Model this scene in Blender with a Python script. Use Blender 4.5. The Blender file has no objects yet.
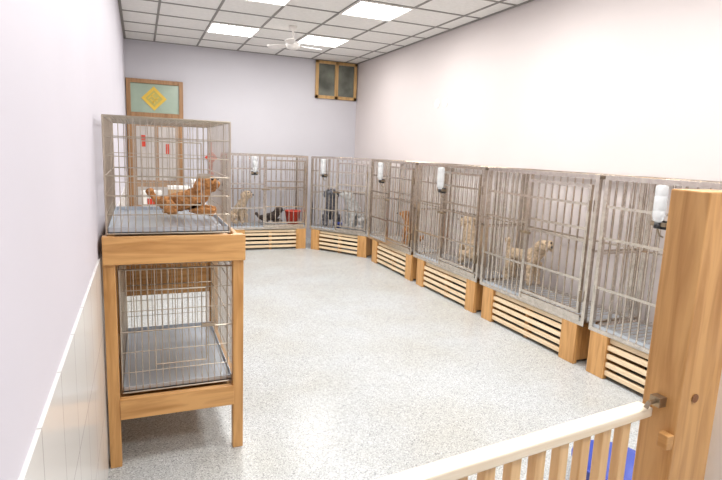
import bpy, bmesh, math, random
from mathutils import Vector, Matrix
random.seed(4)
S=bpy.context.scene
COL=S.collection
S.view_settings.view_transform='Standard'

# ------------------------------------------------------------ materials
def newmat(name):
    m=bpy.data.materials.new(name); m.use_nodes=True
    nt=m.node_tree; b=nt.nodes['Principled BSDF']
    return m,nt,b
def mat(name,col,rough=.5,metal=0,var=.06,scale=8,bump=0,emit=0,trans=0,stretch=(1,1,1),coat=0):
    m,nt,b=newmat(name)
    tc=nt.nodes.new('ShaderNodeTexCoord'); mp=nt.nodes.new('ShaderNodeMapping')
    mp.inputs['Scale'].default_value=stretch
    n=nt.nodes.new('ShaderNodeTexNoise'); n.inputs['Scale'].default_value=scale; n.inputs['Detail'].default_value=4
    r=nt.nodes.new('ShaderNodeValToRGB')
    r.color_ramp.elements[0].position=.3; r.color_ramp.elements[1].position=.7
    r.color_ramp.elements[0].color=tuple(max(0,c*(1-var)) for c in col)+(1,)
    r.color_ramp.elements[1].color=tuple(min(1,c*(1+var)) for c in col)+(1,)
    L=nt.links.new
    L(tc.outputs['Object'],mp.inputs[0]); L(mp.outputs[0],n.inputs['Vector']); L(n.outputs[0],r.inputs[0]); L(r.outputs[0],b.inputs['Base Color'])
    b.inputs['Roughness'].default_value=rough; b.inputs['Metallic'].default_value=metal
    b.inputs['Coat Weight'].default_value=coat
    if trans: b.inputs['Transmission Weight'].default_value=trans; b.inputs['IOR'].default_value=1.3
    if emit:
        b.inputs['Emission Color'].default_value=tuple(col)+(1,); b.inputs['Emission Strength'].default_value=emit
    if bump:
        bp=nt.nodes.new('ShaderNodeBump'); bp.inputs['Strength'].default_value=bump; bp.inputs['Distance'].default_value=.01
        L(n.outputs[0],bp.inputs['Height']); L(bp.outputs[0],b.inputs['Normal'])
    return m
def woodmat(name,c1,c2,axis):
    m,nt,b=newmat(name); L=nt.links.new
    tc=nt.nodes.new('ShaderNodeTexCoord'); mp=nt.nodes.new('ShaderNodeMapping')
    sc=[14,14,14]; sc[axis]=1.2; mp.inputs['Scale'].default_value=sc
    n=nt.nodes.new('ShaderNodeTexNoise'); n.inputs['Scale'].default_value=2.2; n.inputs['Detail'].default_value=6; n.inputs['Distortion'].default_value=.8
    r=nt.nodes.new('ShaderNodeValToRGB')
    r.color_ramp.elements[0].position=.3; r.color_ramp.elements[0].color=c2+(1,)
    r.color_ramp.elements[1].position=.62; r.color_ramp.elements[1].color=c1+(1,)
    L(tc.outputs['Object'],mp.inputs[0]); L(mp.outputs[0],n.inputs['Vector']); L(n.outputs[0],r.inputs[0]); L(r.outputs[0],b.inputs['Base Color'])
    b.inputs['Roughness'].default_value=.38
    return m
WC1=(.65,.36,.135); WC2=(.43,.205,.06)
wood=[woodmat('wood_x',WC1,WC2,0),woodmat('wood_y',WC1,WC2,1),woodmat('wood_z',WC1,WC2,2)]
slatm=woodmat('slat_pale',(.90,.74,.52),(.76,.56,.34),0)
balm=woodmat('baluster_pale',(.80,.54,.28),(.64,.38,.17),2)
railm=woodmat('rail_pale',(.90,.80,.64),(.80,.66,.47),0)
woodbrown=woodmat('wood_brown',(.40,.22,.1),(.26,.13,.05),2)
steel=mat('cage_steel',(.68,.62,.55),.22,1,.15,25)
wire=mat('wire_steel',(.52,.46,.38),.3,1,.1,20)
tray=mat('tray_metal',(.52,.57,.63),.3,.55,.08,6)
dark=mat('gap_shade',(.05,.04,.035),.9)  # shade in the gaps between stand slats, put into the colour
white=mat('white_paint',(.86,.84,.80),.4,0,.03,5)
blk=mat('black_plastic',(.02,.02,.022),.35)
red=mat('red_plastic',(.65,.06,.03),.35)
blue=mat('blue_plastic',(.05,.08,.40),.4)
metal=mat('latch_metal',(.35,.28,.2),.35,.9)
bottlem=mat('bottle_plastic',(.92,.95,.97),.15,0,.02,4,trans=.55)
fanm=mat('fan_white',(.85,.82,.78),.4)
wall_l=mat('paint_lavender',(.57,.55,.61),.6,0,.02,1.5,.02)
wall_b=mat('paint_back',(.59,.58,.62),.6,0,.02,1.5,.02)
wall_r=mat('paint_right',(.69,.63,.62),.55,0,.02,1.5,.02)
ceilm=mat('ceiling_tile',(.84,.83,.80),.8,0,.04,30,.2)
gridm=mat('ceiling_tbar',(.26,.25,.23),.6)
panelm=mat('lamp_panel',(1,1,1),.5,0,0,1,emit=6)

def terrazzo():
    m,nt,b=newmat('terrazzo_floor'); L=nt.links.new
    tc=nt.nodes.new('ShaderNodeTexCoord')
    v=nt.nodes.new('ShaderNodeTexVoronoi'); v.inputs['Scale'].default_value=230
    L(tc.outputs['Object'],v.inputs['Vector'])
    sp=nt.nodes.new('ShaderNodeSeparateColor'); L(v.outputs['Color'],sp.inputs[0])
    r=nt.nodes.new('ShaderNodeValToRGB'); r.color_ramp.interpolation='CONSTANT'
    e=r.color_ramp.elements; e[0].position=0; e[0].color=(.28,.29,.30,1); e[1].position=.14; e[1].color=(.44,.46,.47,1)
    x=e.new(.45); x.color=(.50,.525,.535,1); x=e.new(.84); x.color=(.64,.665,.68,1)
    L(sp.outputs[0],r.inputs[0])
    n=nt.nodes.new('ShaderNodeTexNoise'); n.inputs['Scale'].default_value=1.6; n.inputs['Detail'].default_value=5
    L(tc.outputs['Object'],n.inputs['Vector'])
    r2=nt.nodes.new('ShaderNodeValToRGB'); r2.color_ramp.elements[0].position=.3; r2.color_ramp.elements[1].position=.62
    r2.color_ramp.elements[0].color=(.92,.89,.83,1); r2.color_ramp.elements[1].color=(1,1,1,1)
    L(n.outputs[0],r2.inputs[0])
    mx=nt.nodes.new('ShaderNodeMix'); mx.data_type='RGBA'; mx.blend_type='MULTIPLY'; mx.inputs[0].default_value=1
    L(r.outputs[0],mx.inputs[6]); L(r2.outputs[0],mx.inputs[7]); L(mx.outputs[2],b.inputs['Base Color'])
    b.inputs['Roughness'].default_value=.24; b.inputs['Specular IOR Level'].default_value=.24
    return m
def dado():
    m,nt,b=newmat('dado_tile'); L=nt.links.new
    tc=nt.nodes.new('ShaderNodeTexCoord'); sx=nt.nodes.new('ShaderNodeSeparateXYZ'); cx=nt.nodes.new('ShaderNodeCombineXYZ')
    L(tc.outputs['Object'],sx.inputs[0]); L(sx.outputs[1],cx.inputs[0]); L(sx.outputs[2],cx.inputs[1])
    br=nt.nodes.new('ShaderNodeTexBrick'); br.offset=0
    br.inputs['Scale'].default_value=1; br.inputs['Brick Width'].default_value=.25; br.inputs['Row Height'].default_value=.335
    br.inputs['Mortar Size'].default_value=.0028
    br.inputs['Color1'].default_value=(.75,.745,.73,1); br.inputs['Color2'].default_value=(.73,.725,.71,1); br.inputs['Mortar'].default_value=(.48,.48,.46,1)
    L(cx.outputs[0],br.inputs['Vector']); L(br.outputs[0],b.inputs['Base Color'])
    b.inputs['Roughness'].default_value=.2
    return m

# ------------------------------------------------------------ mesh builder
class MB:
    def __init__(s): s.v=[]; s.f=[]; s.m=[]
    def box(s,a,b,mi=0,M=None):
        x0,y0,z0=a; x1,y1,z1=b
        if x0>x1:x0,x1=x1,x0
        if y0>y1:y0,y1=y1,y0
        if z0>z1:z0,z1=z1,z0
        o=len(s.v)
        P=[(x0,y0,z0),(x1,y0,z0),(x1,y1,z0),(x0,y1,z0),(x0,y0,z1),(x1,y0,z1),(x1,y1,z1),(x0,y1,z1)]
        if M: P=[tuple(M@Vector(p)) for p in P]
        s.v+=P
        for q in ((0,3,2,1),(4,5,6,7),(0,1,5,4),(1,2,6,5),(2,3,7,6),(3,0,4,7)):
            s.f.append(tuple(o+i for i in q)); s.m.append(mi)
    def cyl(s,a,b,r,n=6,mi=0,r2=None):
        a=Vector(a); b=Vector(b); d=(b-a).normalized()
        t=Vector((0,0,1)) if abs(d.z)<.9 else Vector((1,0,0))
        u=d.cross(t).normalized(); w=d.cross(u)
        r2=r if r2 is None else r2
        o=len(s.v)
        for p,rr in ((a,r),(b,r2)):
            for i in range(n):
                an=2*math.pi*i/n
                s.v.append(tuple(p+u*math.cos(an)*rr+w*math.sin(an)*rr))
        for i in range(n):
            j=(i+1)%n; s.f.append((o+i,o+j,o+n+j,o+n+i)); s.m.append(mi)
        s.f.append(tuple(o+i for i in range(n))[::-1]); s.m.append(mi)
        s.f.append(tuple(o+n+i for i in range(n))); s.m.append(mi)
    def lathe(s,prof,c=(0,0,0),n=16,mi=0):
        o=len(s.v)
        for r,z in prof:
            for i in range(n):
                an=2*math.pi*i/n; s.v.append((c[0]+r*math.cos(an),c[1]+r*math.sin(an),c[2]+z))
        for k in range(len(prof)-1):
            for i in range(n):
                j=(i+1)%n; s.f.append((o+k*n+i,o+k*n+j,o+(k+1)*n+j,o+(k+1)*n+i)); s.m.append(mi)
    def mesh(s,name,mats,smooth=False):
        me=bpy.data.meshes.new(name); me.from_pydata(s.v,[],s.f)
        for m in mats: me.materials.append(m)
        for p,i in zip(me.polygons,s.m): p.material_index=i; p.use_smooth=smooth
        bm=bmesh.new(); bm.from_mesh(me); bmesh.ops.recalc_face_normals(bm,faces=bm.faces); bm.to_mesh(me); bm.free()
        return me
def obj(name,me,parent=None,M=None,bevel=0):
    o=bpy.data.objects.new(name,me); COL.objects.link(o)
    if parent: o.parent=parent
    if M is not None: o.matrix_local=M
    if bevel:
        b=o.modifiers.new('bev','BEVEL'); b.width=bevel; b.segments=2; b.limit_method='ANGLE'
    return o
def empty(name,M=None):
    o=bpy.data.objects.new(name,None); COL.objects.link(o); o.empty_display_size=.1
    if M is not None: o.matrix_world=M
    return o
def boxobj(name,a,b,m,parent=None,bevel=0):
    mb=MB(); mb.box(a,b); return obj(name,mb.mesh(name,[m]),parent,None,bevel)
def TR(x,y,z,rz=0): return Matrix.Translation((x,y,z))@Matrix.Rotation(rz,4,'Z')

# ------------------------------------------------------------ room
XL,XR,YF,YB,H=-.18,3.46,-1.3,8.7,2.98
boxobj('floor',(XL-.1,YF-.1,-.1),(XR+.1,YB+.1,0),terrazzo())
boxobj('wall_left',(XL-.1,YF-.1,0),(XL,YB+.1,H),wall_l)
boxobj('wall_right',(XR,YF-.1,0),(XR+.1,YB+.1,H),wall_r)
boxobj('wall_back',(XL,YB,0),(XR,YB+.1,H),wall_b)
boxobj('wall_front',(XL,YF-.1,0),(XR,YF,H),wall_b)
boxobj('ceiling',(XL-.1,YF-.1,H),(XR+.1,YB+.1,H+.1),ceilm)
boxobj('trim_dado_left',(XL,YF,0),(XL+.008,YB,1.0),dado())
mb=MB()
xs=[.83+.6*k for k in range(-1,5)]; ys=[8.7-.6*k for k in range(0,17)]
for gx in xs: mb.box((gx-.013,YF,H-.006),(gx+.013,YB,H))
for gy in ys: mb.box((XL,gy-.013,H-.0065),(XR,gy+.013,H))
for gx in (XL,XR-.03): mb.box((gx,YF,H-.007),(gx+.03,YB,H))
mb.box((XL,YB-.03,H-.007),(XR,YB,H))
obj('trim_ceiling_grid',mb.mesh('grid',[gridm]))
for cy in (7.2,5.4,3.6,1.8,0.0):
    for cx in (1.13,2.33):
        e=empty('ceiling_light_panel')
        mb=MB(); mb.box((cx-.28,cy-.28,H-.012),(cx+.28,cy+.28,H-.007)); obj('diffuser',mb.mesh('diff',[panelm]),e)
        mb=MB()
        for a,b in (((cx-.3,cy-.3),(cx+.3,cy-.28)),((cx-.3,cy+.28),(cx+.3,cy+.3)),((cx-.3,cy-.28),(cx-.28,cy+.28)),((cx+.28,cy-.28),(cx+.3,cy+.28))):
            mb.box((a[0],a[1],H-.018),(b[0],b[1],H-.0005))
        for k in range(1,6):
            xx=cx-.28+.56*k/6; mb.box((xx-.004,cy-.28,H-.02),(xx+.004,cy+.28,H-.0125))
        obj('frame',mb.mesh('pf',[white]),e)
        l=bpy.data.lights.new('panel_light','AREA'); l.shape='SQUARE'; l.size=.55; l.energy=22; l.color=(1,.975,.94)
        lo=bpy.data.objects.new('lamp',l); COL.objects.link(lo); lo.location=(cx,cy,H-.022); lo.parent=e

# ------------------------------------------------------------ back door, transom, window
d=empty('door_1')
mb=MB(); y0=YB-.05
for a,b in (((-.17,0),(-.11,2.43)),((.56,0),(.62,2.43)),((-.11,2.37),(.56,2.43)),((-.11,1.88),(.56,1.95))):
    mb.box((a[0],y0,a[1]),(b[0],YB,b[1]))
obj('frame',mb.mesh('doorframe',[woodbrown]),d,None,.004)
boxobj('transom_glass',(-.11,YB-.025,1.95),(.56,YB-.005,2.37),mat('transom_green',(.36,.45,.36),.15),d)
mb=MB(); mb.box((-.11,YB-.04,0.0),(.56,YB-.005,1.88))
for a,b in (((-.05,.15),(.5,.85)),((-.05,.95),(.2,1.75)),((.26,.95),(.5,1.75))):
    mb.box((a[0],YB-.046,a[1]),(b[0],YB-.04,b[1]),1)
obj('leaf',mb.mesh('leaf',[mat('door_tan',(.42,.28,.18),.5),mat('door_panel',(.55,.51,.48),.3)]),d)
mb=MB(); mb.box((.02,YB-.05,1.45),(.08,YB-.047,1.62)); mb.box((.36,YB-.05,1.35),(.42,YB-.047,1.5))
obj('couplet_poster',mb.mesh('post',[red]),d)
mb=MB(); mb.cyl((.50,YB-.046,1.0),(.50,YB-.09,1.0),.012,10); mb.box((.42,YB-.1,.99),(.51,YB-.085,1.01))
obj('handle',mb.mesh('hd',[metal]),d)
mb=MB(); R45=Matrix.Translation((.21,YB-.032,2.16))@Matrix.Rotation(math.radians(45),4,'Y')
mb.box((-.125,0,-.125),(.125,.006,.125),0,R45); mb.box((-.085,-.003,-.085),(.085,.0,.085),1,R45)
mb.box((-.06,-.005,-.06),(-.045,-.003,.06),0,R45); mb.box((.02,-.005,-.06),(.035,-.003,.06),0,R45); mb.box((-.06,-.005,0),(.06,-.003,.015),0,R45); mb.box((-.03,-.005,-.05),(.06,-.003,-.035),0,R45)
obj('diamond_sign',mb.mesh('fu',[mat('gold_sign',(.75,.50,.06),.5),mat('gold_sign2',(.50,.42,.10),.5)]),d)

w=empty('window_1'); mb=MB()
xa,xb,za,zb=2.71,3.44,2.36,2.965
for a,b in (((xa,za),(xa+.05,zb)),((xb-.05,za),(xb,zb)),((xa,za),(xb,za+.05)),((xa,zb-.045),(xb,zb)),(((xa+xb)/2-.03,za),((xa+xb)/2+.03,zb))):
    mb.box((a[0],YB-.045,a[1]),(b[0],YB,b[1]))
obj('frame',mb.mesh('wf',[woodmat('wood_win',(.60,.38,.16),(.42,.24,.09),2)]),w,None,.003)
boxobj('pane',(xa+.05,YB-.02,za+.05),(xb-.05,YB-.005,zb-.045),mat('pane_dark',(.16,.17,.14),.08,0,.5,3),w)

for sy in (5.95,5.76):
    mb=MB(); mb.lathe([(0,0),(.05,0),(.055,.005),(.05,.008),(0,.008)])
    o=obj('wall_sticker',mb.mesh('st',[mat('sticker_white',(.95,.95,.95),.3)]),None,Matrix.Translation((XR,sy,2.14))@Matrix.Rotation(math.radians(-90),4,'Y'))
# hanging red knot decoration on the back wall
kd=empty('red_hanging_knot'); mb=MB()
RK=Matrix.Translation((1.03,YB-.012,1.32))@Matrix.Rotation(math.radians(45),4,'Y')
mb.box((-.07,-.008,-.07),(.07,.008,.07),0,RK)
for k in range(5): mb.cyl((1.01+.01*k,YB-.012,1.23),(1.0+.015*k,YB-.012,1.05),.005,6)
mb.cyl((1.03,YB-.012,1.41),(1.03,YB-.012,1.55),.004,6)
mb.cyl((1.03,YB-.02,1.55),(1.03,YB,1.55),.008,8)
obj('knot_tassel',mb.mesh('kn',[red]),kd)

# fan
f=empty('ceiling_fan',TR(1.76,6.6,H)); mb=MB()
mb.lathe([(0,-.0005),(.05,-.0005),(.045,-.04),(.014,-.06),(.014,-.17),(.05,-.18),(.085,-.20),(.085,-.245),(.05,-.27),(0,-.275)],n=20)
obj('motor',mb.mesh('mot',[fanm],True),f)
mb=MB()
for k in range(3):
    M=Matrix.Rotation(math.radians(120*k+8),4,'Z')@Matrix.Translation((0,0,-.225))@Matrix.Rotation(math.radians(14),4,'X')
    mb.box((.06,-.012,-.003),(.13,.012,.003),0,M); 
    o=len(mb.v)
    pts=[(.11,-.03),(.2,-.055),(.34,-.06),(.38,-.03),(.38,.03),(.34,.06),(.2,.055),(.11,.03)]
    for z in (-.003,.003):
        for p in pts: mb.v.append(tuple(M@Vector((p[0],p[1],z))))
    n=8
    mb.f+= [tuple(o+i for i in range(n))[::-1],tuple(o+n+i for i in range(n))]; mb.m+=[0,0]
    for i in range(n): mb.f.append((o+i,o+(i+1)%n,o+n+(i+1)%n,o+n+i)); mb.m.append(0)
obj('blades',mb.mesh('bl',[fanm]),f)

# ------------------------------------------------------------ steel cages
def cage_mesh(W,D,Hh):
    mb=MB(); t=.03
    for x in (0,W-t):
        for y in (0,D-t): mb.box((x,y,0),(x+t,y+t,Hh))
    for z in (0.0,Hh-t):
        for y in (0,D-t): mb.box((t,y,z),(W-t,y+t,z+t))
        for x in (0,W-t): mb.box((x,t,z),(x+t,D-t,z+t))
    br=.0065
    def vb(x,y,z0=t,z1=Hh-t): mb.cyl((x,y,z0),(x,y,z1),br,8)
    dx0,dx1=W*.44,W-.05
    k=int((dx0-t)/.066)
    for i in range(1,k+1): vb(t+(dx0-t)*i/(k+1),t/2)
    for q0 in (.28,.60,.80): mb.box((t,.006,Hh*q0),(dx0,.010,Hh*q0+.018))
    z0,z1=.09,Hh-.07; q=.022
    mb.box((dx0,-.004,t),(dx0+q,.022,Hh-t))
    mb.box((dx1-q,-.014,z0),(dx1,.01,z1)); mb.box((dx0+q+.006,-.014,z0),(dx0+2*q,.01,z1))
    for z in (z0,z1-q): mb.box((dx0+2*q,-.014,z),(dx1-q,.01,z+q))
    for z in (.30,.56,.64,.80): mb.box((dx0+2*q,-.013,Hh*z),(dx1-q,-.007,Hh*z+.018))
    k=8
    for i in range(1,k): mb.cyl((dx0+2*q+(dx1-dx0-3*q)*i/k,.0,z0),(dx0+2*q+(dx1-dx0-3*q)*i/k,.0,z1),br,8)
    mb.box((dx0+q,.002,t),(dx1,.02,z0-.02))
    mb.box((dx0-.03,-.03,Hh*.53),(dx0+.09,-.014,Hh*.53+.022),1); mb.cyl((dx0+.03,-.05,Hh*.53+.01),(dx0+.03,-.01,Hh*.53+.01),.008,8,1)
    for z in (.2,.8): mb.cyl((dx1+.004,-.012,Hh*z-.04),(dx1+.004,-.012,Hh*z+.04),.01,8,1)
    k=int(W/.085)
    for i in range(1,k): vb(W*i/k,D-t/2)
    k=int(D/.085)
    for i in range(1,k):
        for x in (t/2,W-t/2): vb(x,D*i/k)
    for x in (t/2,W-t/2): mb.box((x-.006,t,Hh*.5),(x+.006,D-t,Hh*.5+.015))
    mb.box((t,D-.022,Hh*.5),(W-t,D-.01,Hh*.5+.015))
    k=int(W/.09)
    for i in range(1,k): mb.cyl((W*i/k,t,Hh-.014),(W*i/k,D-t,Hh-.014),.005,6)
    mb.box((t,.012,.012),(W-t,D-.012,.022),2)
    mb.box((t,.012,.022),(W-t,.018,.05),2)
    k=int(W/.05)
    for i in range(1,k): mb.cyl((W*i/k,t,.058),(W*i/k,D-t,.058),.003,5)
    return mb.mesh('steel_cage_mesh',[steel,metal,tray])
def stand_mesh(W,D,Hh):
    mb=MB(); bw=.15
    for x in (0,W-bw):
        mb.box((x,0,0),(x+bw,.04,Hh),0); mb.box((x,D-.04,0),(x+bw,D,Hh),0)
        mb.box((x+.01,.04,.02),(x+bw-.01,D-.04,Hh-.002),0)
    mb.box((bw,.03,Hh-.05),(W-bw,D,Hh-.015),1)
    n=4
    for i in range(n):
        z=.03+i*(Hh-.065)/n
        mb.box((bw,.012,z),(W-bw,.036,z+.034),1)
    mb.box((bw,D-.03,.02),(W-bw,D-.01,Hh-.05),2)  # near-black sheet behind the slats, painted shade for their gaps
    mb.box((W/2-.02,.04,0),(W/2+.02,.09,Hh-.05),0)
    me=mb.mesh('stand_mesh',[wood[2],slatm,dark]); return me
HS=.31; HC=1.10
cmR=cage_mesh(1.29,.47,HC); cmA=cage_mesh(1.20,.6,HC); cmB=cage_mesh(1.06,.46,HC)
smR=stand_mesh(1.17,.44,HS); smA=stand_mesh(1.08,.55,HS); smB=stand_mesh(1.0,.42,HS)
def station(cm,sm,x,y,rz,off):
    M=TR(x,y,0,rz)
    c=empty('pet_cage',M@TR(0,0,HS)); obj('steel_frame',cm,c)
    s=empty('wooden_cage_stand',M@TR(off,.0,0)); obj('slatted_base',sm,s,None,.003)
    return M
r90=math.radians(-90)
MA=station(cmA,smA,1.13,7.72,0,.11)
MBm=station(cmB,smB,2.37,7.70,math.radians(-55),.03)
MC=station(cmR,smR,2.95,6.76,r90,.14)
MD=station(cmR,smR,2.95,5.41,r90,.10)
ME=station(cmR,smR,2.95,4.07,r90,.06)
MF=station(cmR,smR,2.95,2.73,r90,.02)

def bottle(M,x,s=1):
    e=empty('pet_water_bottle',M@TR(x,-.055,HS+HC-.33)@Matrix.Scale(s,4))
    mb=MB()
    mb.lathe([(0,.30),(.028,.298),(.036,.285),(.036,.24),(.033,.235),(.036,.23),(.036,.15),(.033,.145),(.036,.14),(.036,.11),(.028,.085),(.014,.07),(.014,.06)],n=18)
    obj('bottle',mb.mesh('b',[bottlem],True),e)
    mb=MB(); mb.lathe([(0,.072),(.02,.072),(.02,.04),(.01,.036),(0,.036)],n=14); obj('cap',mb.mesh('c',[blk],True),e)
    mb=MB(); mb.cyl((0,0,.04),(.0,.03,-.01),.005,8); mb.cyl((0,.03,-.01),(0,.06,-.02),.005,8)
    for z in (.07,): mb.box((-.05,.0,z-.02),(.05,.055,z+.004),0)
    obj('holder',mb.mesh('h',[metal]),e)
    mb=MB(); mb.box((-.045,.02,.03),(.045,.045,.085)); obj('bracket',mb.mesh('br',[blk]),e,None,.005)
bottle(MA,.39); bottle(MBm,.27); bottle(MC,.43); bottle(MD,.6); bottle(MF,.48)

# ------------------------------------------------------------ left rack
rk=empty('wooden_rack')
x0,x1,ya,yb,zt=-.165,.43,2.5,3.5,1.095
pw=.05
mb=MB()
for x in (x0,x1-pw+.015):
    for y in (ya,yb-pw): mb.box((x,y,0),(x+pw,y+pw,zt-.002))
obj('posts',mb.mesh('p',[wood[2]]),rk,None,.003)
mb=MB()
mb.box((x0+.002,ya-.02,zt-.125),(x1+.02,ya,zt)); mb.box((x0+.002,yb,zt-.125),(x1+.02,yb+.02,zt))
mb.box((x0+.05,ya-.004,.235),(x1-.03,ya+.03,.335)); mb.box((x0+.05,yb-.03,.235),(x1-.03,yb,.335))
mb.box((x0+.05,yb-.03,.56),(x1-.03,yb-.005,.80))
obj('cross_rails',mb.mesh('r',[wood[0]]),rk,None,.003)
mb=MB()
for z,h in ((zt-.03,.0),(.30,0)):
    mb.box((x0+.03,ya+.03,z-.02),(x1-.03,yb-.03,z))
for x in (x0+.008,x1-.018):
    mb.box((x,ya+pw,zt-.125),(x+.02,yb-pw,zt-.01)); mb.box((x,ya+pw,.235),(x+.02,yb-pw,.33))
obj('side_rails_shelves',mb.mesh('s',[wood[1]]),rk,None,.003)

def wirecage(name,xa,xb,ya,yb,za,zb,sp=.03):
    e=empty(name); mb=MB(); r=.0021; R=.0045
    for z in (za,zb,(za+zb)/2):
        for a,b in (((xa,ya),(xb,ya)),((xb,ya),(xb,yb)),((xb,yb),(xa,yb)),((xa,yb),(xa,ya))):
            mb.cyl((a[0],a[1],z),(b[0],b[1],z),R if z!=(za+zb)/2 else R*.8,6)
    for x in (xa,xb):
        for y in (ya,yb): mb.cyl((x,y,za),(x,y,zb),R,6)
    nx=round((xb-xa)/sp); ny=round((yb-ya)/(sp*1.5))
    for i in range(1,nx):
        x=xa+(xb-xa)*i/nx
        for y in (ya,yb): mb.cyl((x,y,za),(x,y,zb),r,5)
        mb.cyl((x,ya,zb),(x,yb,zb),r,5); mb.cyl((x,ya,za+.03),(x,yb,za+.03),r*.7,5)
    for i in range(1,ny,1):
        y=ya+(yb-ya)*i/ny
        for x in (xa,xb): mb.cyl((x,y,za),(x,y,zb),r,5)
    for i in range(1,8):
        y=ya+(yb-ya)*i/8; mb.cyl((xa,y,zb),(xb,y,zb),r*1.3,5)
    nz=6
    for i in range(1,nz):
        z=za+(zb-za)*i/nz
        for a,b in (((xa,ya),(xb,ya)),((xb,ya),(xb,yb)),((xb,yb),(xa,yb)),((xa,yb),(xa,ya))):
            mb.cyl((a[0],a[1],z),(b[0],b[1],z),r,5)
    dx0,dx1,dz0,dz1=xa+.15,xb-.13,za+.13,zb-.1
    for a,b in (((dx0,dz0),(dx1,dz0)),((dx1,dz0),(dx1,dz1)),((dx1,dz1),(dx0,dz1)),((dx0,dz1),(dx0,dz0))):
        mb.cyl((a[0],ya-.008,a[1]),(b[0],ya-.008,b[1]),.003,6)
    mb.box((dx1-.02,ya-.016,(dz0+dz1)/2-.01),(dx1+.04,ya-.006,(dz0+dz1)/2+.004))
    obj('wires',mb.mesh('w',[wire]),e)
    mb=MB(); mb.box((xa+.005,ya+.004,za+.004),(xb-.005,yb-.004,za+.008))
    for a,b in (((xa+.005,ya+.004),(xb-.005,ya+.007)),((xa+.005,yb-.007),(xb-.005,yb-.004)),((xa+.005,ya+.004),(xa+.008,yb-.004)),((xb-.008,ya+.004),(xb-.005,yb-.004))):
        mb.box((a[0],a[1],za+.004),(b[0],b[1],za+.028))
    obj('tray',mb.mesh('t',[tray]),e)
wirecage('wire_pet_cage',-.145,.385,2.53,3.4,1.10,1.61)
wirecage('wire_pet_cage',-.105,.405,2.56,3.44,.338,.93)

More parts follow.
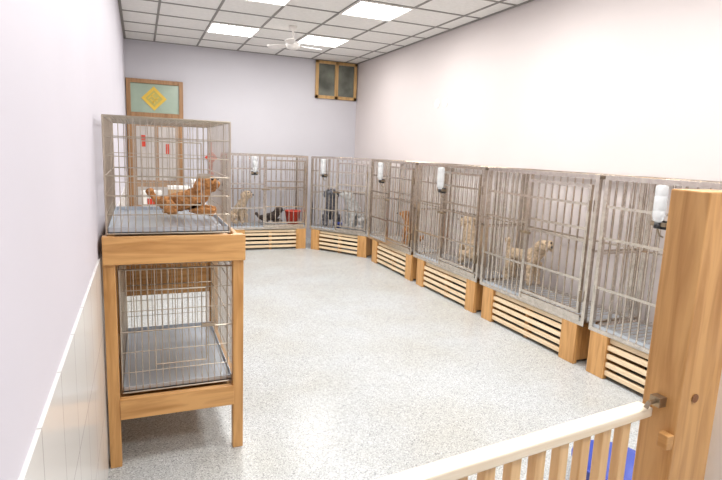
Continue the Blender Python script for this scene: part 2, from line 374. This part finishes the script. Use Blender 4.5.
# ------------------------------------------------------------ dogs
curl=bpy.data.textures.new('curl','CLOUDS'); curl.noise_scale=.022; curl.noise_depth=1
def fur(name,c,var=.35):
    return mat(name,c,.95,0,var,45,1.0)
def dog(name,M,fm,pose='stand',bulk=1.0,turn=0,hs=1.0):
    e=empty(name,M)
    if pose=='stand':
        P=dict(pel=(-.13,0,.245),mid=(0,0,.24),ch=(.11,0,.25),nk=(.165,0,.315),hd=(.205,0,.375))
        legs=[[(-.145,.042,.20,.042),(-.105,.05,.15,.03),(-.165,.05,.085,.02),(-.155,.05,.02,.023),(-.13,.05,.014,.02)],
              [(.12,.042,.20,.036),(.1,.048,.14,.028),(.115,.048,.07,.023),(.115,.048,.02,.024),(.14,.048,.014,.02)]]
        tail=[(-.18,0,.275,.016),(-.205,0,.33,.018),(-.20,0,.37,.032)]
    elif pose=='sit':
        P=dict(pel=(-.09,0,.085),mid=(-.03,0,.16),ch=(.05,0,.235),nk=(.085,0,.31),hd=(.115,0,.375))
        legs=[[(-.08,.055,.08,.05),(.0,.075,.10,.035),(-.05,.075,.03,.02),(.0,.075,.018,.02),(.035,.075,.014,.018)],
              [(.06,.042,.2,.036),(.065,.048,.13,.026),(.075,.048,.06,.02),(.075,.048,.02,.021),(.1,.048,.014,.018)]]
        tail=[(-.15,0,.06,.016),(-.19,0,.09,.018),(-.2,0,.13,.032)]
    else: # lie
        P=dict(pel=(-.13,0,.07),mid=(-.03,0,.072),ch=(.065,0,.085),nk=(.10,0,.145),hd=(.125,0,.20))
        legs=[[(-.125,.055,.055,.042),(-.06,.08,.05,.032),(-.12,.09,.022,.018),(-.07,.09,.018,.02),(-.04,.09,.014,.018)],
              [(.08,.05,.06,.034),(.05,.066,.03,.026),(.11,.06,.022,.022),(.15,.055,.020,.023),(.175,.055,.016,.02)]]
        tail=[(-.185,0,.08,.018),(-.215,.0,.115,.018),(-.225,.0,.15,.03)]
    rad=dict(pel=.058,mid=.052,ch=.068,nk=.042,hd=.05*hs)
    if pose=='lie': rad.update(mid=.056)
    V=[];E=[];R=[]
    def add(p,r,par):
        V.append(p[:3]);R.append(r)
        if par is not None: E.append((par,len(V)-1))
        return len(V)-1
    pel=add(P['pel'],rad['pel']*bulk,None); mid=add(P['mid'],rad['mid']*bulk,pel); ch=add(P['ch'],rad['ch']*bulk,mid)
    nk=add(P['nk'],rad['nk']*bulk,ch); hd=add(P['hd'],rad['hd'],nk)
    h=Vector(P['hd']); c,s=math.cos(turn)*hs,math.sin(turn)*hs
    def hp(x,y,z): return (h.x+x*c-y*s,h.y+x*s+y*c,h.z+z*hs)
    tk=add(hp(.01,0,.04),.042*hs,hd)
    mz=add(hp(.05,0,-.008),.027*hs,hd); add(hp(.085,0,-.014),.019*hs,mz)
    for sy in (1,-1):
        a=add(hp(-.012,sy*.05,.012),.02*hs,hd); a=add(hp(-.015,sy*.068,-.025),.024*hs,a); add(hp(-.012,sy*.068,-.06),.018*hs,a)
        for root,lg in ((pel,legs[0]),(ch,legs[1])):
            par=root
            for q in lg: par=add((q[0],q[1]*sy,q[2]),q[3]*(1 if q[2]<.1 else bulk),par)
    par=pel
    for q in tail: par=add(q,q[3],par)
    me=bpy.data.meshes.new('body'); me.from_pydata(V,E,[]); me.materials.append(fm)
    o=obj('body',me,e)
    sk=o.modifiers.new('skin','SKIN'); sk.use_smooth_shade=True; sk.branch_smoothing=.6
    for i,sv in enumerate(me.skin_vertices[0].data):
        sv.radius=(R[i],R[i]); sv.use_root=(i==0)
    ss=o.modifiers.new('sub','SUBSURF'); ss.levels=3; ss.render_levels=3
    dp=o.modifiers.new('curls','DISPLACE'); dp.texture=curl; dp.strength=.022; dp.mid_level=.4; dp.texture_coords='LOCAL'
    mb=MB()
    def ball(p,r,mi):
        prof=[(r*math.sin(math.pi*k/6)+1e-5,-r*math.cos(math.pi*k/6)) for k in range(7)]
        mb.lathe(prof,p,10,mi)
    for sy in (1,-1): ball(hp(.052,sy*.022,.018),.008*hs,0)
    ball(hp(.108,0,-.008),.011*hs,0)
    obj('eyes_nose',mb.mesh('en',[blk],True),e)
    return e
F_brown=fur('fur_brown',(.45,.21,.075)); F_beige=fur('fur_beige',(.56,.43,.30)); F_cream=fur('fur_cream',(.60,.47,.34))
F_grey=fur('fur_grey',(.14,.14,.16),.6); F_dark=fur('fur_dark',(.06,.045,.04)); F_white=fur('fur_white',(.55,.55,.55))
dog('poodle_dog',TR(.225,2.97,1.138,math.radians(-14))@Matrix.Scale(.86,4),F_brown,'lie',1.2,-.55,1.1)
zc=HS+.062
def inc(M,x,y,rz,s): return M@TR(x,y,zc,rz)@Matrix.Scale(s,4)
dog('poodle_dog',inc(MD,.72,.29,math.radians(165),1.2),F_beige,'sit',1.1,.5)
dog('poodle_dog',inc(ME,.24,.30,math.radians(10),1.05),F_beige,'stand',1.1,-.4)
dog('poodle_dog',inc(MC,.85,.22,math.radians(200),1.0),F_brown,'sit',1.1,.4)
dog('schnauzer_dog',inc(MBm,.25,.22,math.radians(-60),1.4),F_grey,'sit',1.1,0)
dog('schnauzer_dog',inc(MBm,.68,.24,math.radians(-120),1.4),F_white,'sit',1.1,0)
dog('schnauzer_dog',inc(MA,.72,.36,math.radians(-10),1.0),F_dark,'lie',1.2,-.8)
dog('poodle_dog',inc(MA,.22,.3,math.radians(-40),1.2),F_cream,'sit',1.0,-.3)

def basin(name,M,r,h,m):
    mb=MB(); mb.lathe([(0,0),(r*.75,0),(r,h),(r*1.07,h),(r*1.07,h-.01),(r*1.0,h-.012),(r*.96,h-.005),(r*.72,.008),(0,.008)],n=28)
    obj(name,mb.mesh(name,[m],True),None,M)
basin('red_feeding_basin',MA@TR(1.02,.16,HS+.062),.12,.2,red)
basin('blue_food_bowl',MBm@TR(.46,.10,HS+.062),.06,.07,blue)
basin('blue_plastic_tub',TR(2.0,1.62,0),.17,.13,blue)

# small table with boxes behind rack
t=empty('wooden_side_table'); mb=MB()
mb.box((-.1,6.6,.70),(.75,7.1,.74)); 
for x in (-.08,.69):
    for y in (6.62,7.04): mb.box((x,y,0),(x+.04,y+.04,.70))
mb.box((-.06,6.63,.62),(.71,6.65,.70))
obj('frame',mb.mesh('tb',[woodbrown]),t,None,.003)
tanm=mat('carton_tan',(.52,.34,.18),.7)
def carton(x,y,w,dd,h,m):
    e=empty('storage_box'); mb=MB(); mb.box((x,y,.741),(x+w,y+dd,.741+h)); mb.box((x-.006,y-.006,.741+h-.03),(x+w+.006,y+dd+.006,.741+h+.002),1)
    mb.box((x+w*.3,y-.003,.741+h*.25),(x+w*.7,y,.741+h*.6),2); obj('box',mb.mesh('bx',[m,white,red]),e,None,.004)
carton(.0,6.68,.22,.22,.2,white); carton(.30,6.68,.24,.24,.26,tanm); carton(.57,6.7,.16,.2,.34,white)

# ------------------------------------------------------------ gate fence
p=empty('wooden_gate_post')
boxobj('post',(1.26,.85,0),(1.41,.955,1.44),wood[2],p,.004)
mb=MB(); mb.lathe([(0,0),(.011,0),(.012,.002),(0,.003)],n=14)
obj('knot',mb.mesh('k',[mat('knot_dark',(.22,.09,.03),.5)]),p,Matrix.Translation((1.315,.849,.905))@Matrix.Rotation(math.radians(90),4,'X'))
mb=MB(); mb.cyl((1.26,.90,.885),(1.215,.90,.885),.006,8); mb.cyl((1.215,.90,.885),(1.205,.90,.87),.006,8); mb.box((1.235,.885,.872),(1.26,.915,.898))
obj('hook_latch',mb.mesh('hk',[metal]),p)
boxobj('peg',(1.235,.85,.77),(1.26,.88,.81),wood[1],p,.003)
jb=empty('white_gate_jamb'); boxobj('jamb',(1.47,.80,0),(1.60,.90,.98),white,jb,.004)
g=empty('wooden_gate_fence',TR(1.25,.93,0,math.radians(6)))
boxobj('top_rail',(-1.38,-.022,.835),(-.008,.022,.862),railm,g,.004)
boxobj('bottom_rail',(-1.38,-.015,.08),(-.008,.015,.13),balm,g,.003)
mb=MB(); x=-1.36
while x<-.05:
    mb.box((x,-.013,.13),(x+.032,.013,.835)); x+=.078
obj('balusters',mb.mesh('bal',[balm]),g,None,.003)
boxobj('end_foot',(-1.38,-.02,0),(-1.34,.02,.08),balm,g); boxobj('end_foot_b',(-.05,-.02,0),(-.01,.02,.08),balm,g)

# ------------------------------------------------------------ camera / world
w=bpy.data.worlds.new('world'); S.world=w; w.use_nodes=True; w.node_tree.nodes['Background'].inputs[0].default_value=(.8,.85,1,1); w.node_tree.nodes['Background'].inputs[1].default_value=.5
cam=bpy.data.cameras.new('camera'); co=bpy.data.objects.new('camera',cam); COL.objects.link(co)
cam.sensor_width=36; cam.lens=528/722*36; cam.clip_start=.02
right=Vector((.9240,-.3807,.0407)).normalized(); fwd=Vector((.3814,.9095,-.1640)).normalized()
upv=right.cross(fwd).normalized(); fwd=upv.cross(right).normalized()
M=Matrix((( right.x,upv.x,-fwd.x,0),(right.y,upv.y,-fwd.y,0),(right.z,upv.z,-fwd.z,1.5),(0,0,0,1)))
co.matrix_world=M
S.camera=co
